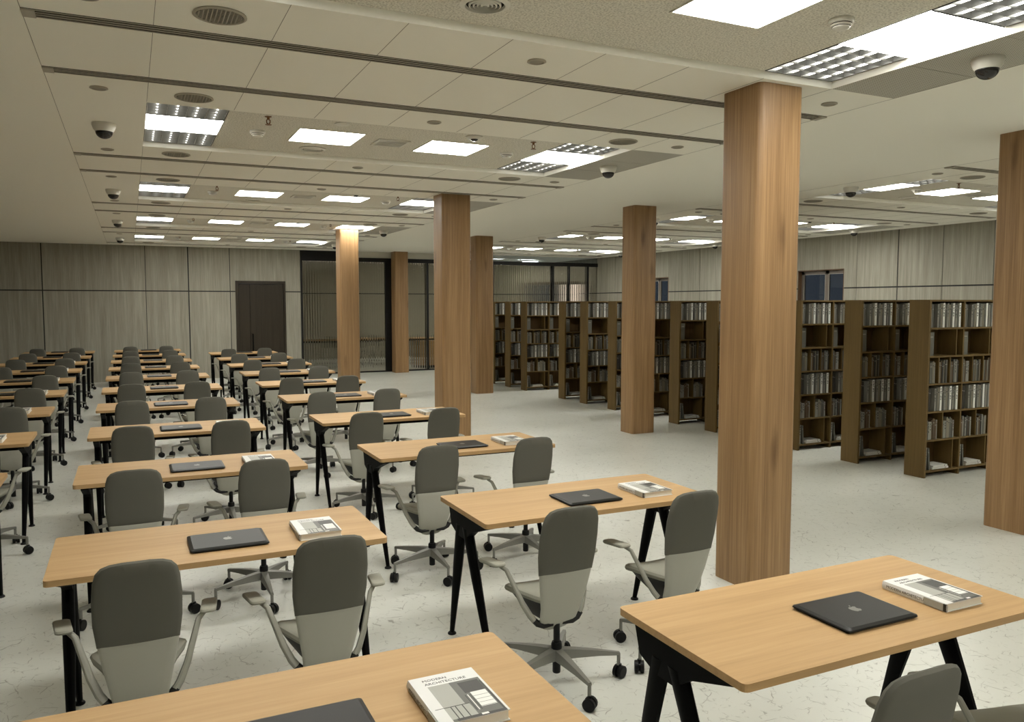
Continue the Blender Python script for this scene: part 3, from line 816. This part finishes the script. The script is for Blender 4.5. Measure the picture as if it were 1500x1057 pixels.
def make_disc():
    r = thing('ceiling_downlight', '', 'downlight'); b = MB(); b.lathe([(.056, 0), (.058, -.006), (.046, -.010), (.042, -.004)], n=24, caps=False); b.build('rim', M['rail'], r)
    b = MB(); b.lathe([(.043, -.004), (.03, -.003), (0.0, -.003)], n=24); b.build('cover', M['grille'], r); return r
def make_dome():
    r = thing('dome_camera', '', 'security camera')
    b = MB(); b.lathe([(.088, 0), (.09, -.012), (.088, -.022), (.078, -.05), (.066, -.066), (.062, -.066)], n=28); b.build('housing', M['white'], r)
    b = MB(); b.lathe([(.0645, -.060)] + [(.0645 * cos(t), -.066 - .056 * sin(t)) for t in [pi / 2 * k / 8 for k in range(8)]] + [(.0, -.122)], n=28); b.build('smoked_dome', M['lens'], r)
    return r
def make_vent():
    r = thing('square_vent', '', 'air vent'); h = .15
    b = MB()
    for a in ((-h, h, -h, -h + .025), (-h, h, h - .025, h), (-h, -h + .025, -h + .025, h - .025), (h - .025, h, -h + .025, h - .025)): b.box(*a, -.010, 0)
    b.build('frame', M['white'], r)
    b = MB(); b.box(-h + .025, h - .025, -h + .025, h - .025, -.003, 0, 1)
    for i in range(5):
        y = -.10 + .05 * i; b.box(-.125, .125, y - .012, y + .012, -.009, -.003, 0)
    b.build('blades', [M['white'], M['gap']], r); return r
def make_round():
    r = thing('round_diffuser', '', 'air diffuser')
    b = MB(); b.lathe([(.125, 0), (.128, -.008), (.10, -.016), (.096, 0)], n=36, caps=False); b.build('rim', M['white'], r)
    b = MB(); b.lathe([(.097, -.002), (0.0, -.002)], n=36, mi=1)
    for q in (.082, .062, .042, .022): b.lathe([(q, -.003), (q, -.013), (q - .008, -.017), (q - .008, -.003)], n=36, caps=False)
    b.build('rings', [M['white'], M['gap']], r); return r
def make_smoke():
    r = thing('smoke_detector', '', 'smoke detector')
    b = MB(); b.lathe([(.064, 0), (.066, -.010), (.062, -.022), (.056, -.024)], n=28); b.build('base_ring', M['white'], r)
    b = MB(); b.lathe([(.054, -.022), (.054, -.028)], n=28, mi=1); b.lathe([(.054, -.028), (.054, -.034), (.047, -.037)], n=28); b.lathe([(.047, -.037), (.045, -.040)], n=28, mi=1)
    b.lathe([(.045, -.040), (.043, -.046), (.03, -.052), (.0, -.054)], n=28); b.build('sensor_head', [M['white'], M['gap']], r); return r
def make_sprinkler():
    r = thing('sprinkler_head', '', 'sprinkler')
    b = MB(); b.lathe([(.028, .003), (.028, -.004), (.012, -.008), (.010, -.022)], n=16); b.build('escutcheon', M['brass'], r)
    b = MB()
    for s in (-1, 1): b.tube([(0, 0, -.02), (s * .014, 0, -.03), (s * .012, 0, -.05), (0, 0, -.062)], .0045, n=6)
    b.lathe([(.024, -.066), (.026, -.063), (.006, -.060)], n=16); b.build('deflector', M['brass'], r); return r
def make_sensor():
    r = thing('motion_sensor', '', 'sensor')
    b = MB(); b.lathe([(.075, 0), (.077, -.010), (.060, -.022), (.034, -.026)], n=28); b.build('housing', M['white'], r)
    b = MB(); b.lathe([(.034, -.024), (.030, -.034), (.018, -.042), (.0, -.044)], n=20); b.build('lens', M['lens'], r); return r
def make_plate():
    r = thing('ceiling_plate', '', 'cover plate'); b = MB(); b.lathe([(.06, 0), (.062, -.006), (.05, -.012), (.0, -.014)], n=24); b.build('cover', M['white'], r); return r
K = {n: Proto(f()) for n, f in dict(louver=make_louver_light, panel=make_panel_light, slot=make_slot, speaker=make_speaker, disc=make_disc, dome=make_dome,
                                    vent=make_vent, rnd=make_round, smoke=make_smoke, spr=make_sprinkler, sensor=make_sensor, plate=make_plate).items()}
TR = ['added behind-camera', 'nearest', 'second', 'third', 'fourth', 'farthest']
for mi_, (mx, area) in enumerate(((X0, 'over the desks'), (X0 + SX, 'over the bookcases'))):
    gx = lambda i: mx + T * i
    for si, s in enumerate(YS):
        tr = '%s trough %s' % (TR[si], area)
        def put(k, x, y, z, text, group):
            if not visible(x, y, z, 10): return
            K[k]((x, y, z), text + ' ' + tr, group)
        for i, side in ((1.5, 'left'), (7.5, 'right')):
            K['louver']((gx(i), s, ZR), 'louvred light at the %s end of the %s' % (side, tr), 'louvred ceiling lights')
        for i, side in ((3.5, 'left'), (5.5, 'right')):
            K['panel']((gx(i), s, ZR), 'flat lit panel, %s of two in the %s' % (side, tr), 'flat ceiling light panels')
        if si == 0: continue
        put('vent', gx(4.5), s, ZR, 'square louvred vent midway along the', 'square vents')
        put('rnd', gx(3.5), s + T, ZR, 'round ring diffuser in the', 'round diffusers')
        put('plate', gx(3.5), s - T, ZR, 'small white round plate in the', 'round ceiling plates')
        put('sensor', gx(5.5), s - T, ZR, 'white motion sensor with dark eye in the', 'motion sensors')
        for i, side in ((2.5, 'left'), (6.5, 'right')):
            put('smoke', gx(i), s, ZR, 'white smoke detector, %s one in the' % side, 'smoke detectors')
            put('spr', gx(i), s - T, ZR, 'bronze sprinkler head, %s one in the' % side, 'sprinkler heads')
        for i, side in ((.5, 'left'), (8.5, 'right')):
            put('dome', gx(i), s, HC, 'white dome camera by the %s end of the' % side, 'dome cameras')
        for dy, pos in ((-2 * T, 'before'), (2 * T, 'beyond')):
            if s + dy > YB - .15: continue
            for i, side in ((1.5, 'left'), (7.5, 'right')):
                put('speaker', gx(i), s + dy, HC, 'round grille speaker %s the %s end of the' % (pos, side), 'round ceiling speakers')
            for i, side in ((.5, 'left'), (4.5, 'middle'), (8.5, 'right')):
                put('disc', gx(i), s + dy, HC, 'small round downlight cover, %s one %s the' % (side, pos), 'small downlight covers')
        for dy, pos in ((1.546, 'first'), (2.616, 'second')):
            if s + dy > YB - .1: continue
            if any(visible(gx(j), s + dy, HC, 0) for j in range(10)):
                K['slot']((mx, s + dy, HC), 'long slotted air diffuser, %s strip beyond the %s' % (pos, tr), 'long slot diffusers')

# ------------------------------------------------------------------ room behind the glass
def brown_desk(loc, lab):
    d = copy_tree(desk.root); d.location = loc; d['label'] = lab; d['group'] = 'desks behind the glass'
    return d
brown_desk((5.1, 24.4, 0), 'desk seen blurred through the left pane of reeded glass')
brown_desk((6.9, 25.0, 0), 'desk seen blurred through reeded glass beside the column')
brown_desk((8.6, 24.4, 0), 'desk seen blurred through the middle pane of reeded glass')
for x, y, w in ((5.8, 24.15, 'left'), (7.6, 24.75, 'central'), (9.3, 24.15, 'right')):
    chair((x, y, 0), 'grey chair behind the reeded glass, at the %s blurred desk' % w, 'chairs behind the glass')
MB().box(8.4, XR, .02, .05, HB1, HC).build('transom_glass', M['clear'], gl)
for x, y, w in ((8.6, 25.6, 'first'), (10.4, 24.4, 'second'), (12.6, 25.2, 'third')):
    K['panel']((x, y, HC), 'lit panel added to brighten the room behind the reeded glass, %s from the left' % w, 'added panels behind the glass')  # lamps added to brighten the back room
# made-up cabinet: its light-oak colour stands in for a warm glow here
cb = thing('glow_standin_cabinet', 'added light-oak cabinet in place of a warm glow behind the reeded glass', 'cabinet', (8.05, 22.95, 0))
MB().box(0, .9, 0, .45, .08, .82).build('carcass', M['table'], cb); MB().box(.03, .87, .03, .42, 0, .08).build('plinth', M['black'], cb)
for k in (0, 1):
    d_ = MB().box(.012 + .44 * k, .436 + .452 * k, -.018, 0, .10, .80).build('door', M['table'], cb)
    MB().box(.39 + .09 * k, .40 + .09 * k, -.035, -.018, .42, .54).build('knob', M['black'], d_)

# ------------------------------------------------------------------ world and view
wd = bpy.data.worlds.new('night_sky'); SC.world = wd; wd.use_nodes = True
bg = wd.node_tree.nodes['Background']; bg.inputs[0].default_value = (.23, .26, .30, 1); bg.inputs[1].default_value = .05
SC.view_settings.view_transform = 'Standard'; SC.view_settings.look = 'None'; SC.view_settings.gamma = 1; SC.view_settings.use_curve_mapping = False
SC.view_settings.exposure = 1.57
try:
    SC.cycles.use_denoising = True; SC.cycles.max_bounces = 10; SC.cycles.diffuse_bounces = 6; SC.cycles.transmission_bounces = 8
    SC.cycles.sample_clamp_indirect = 6
except Exception: pass
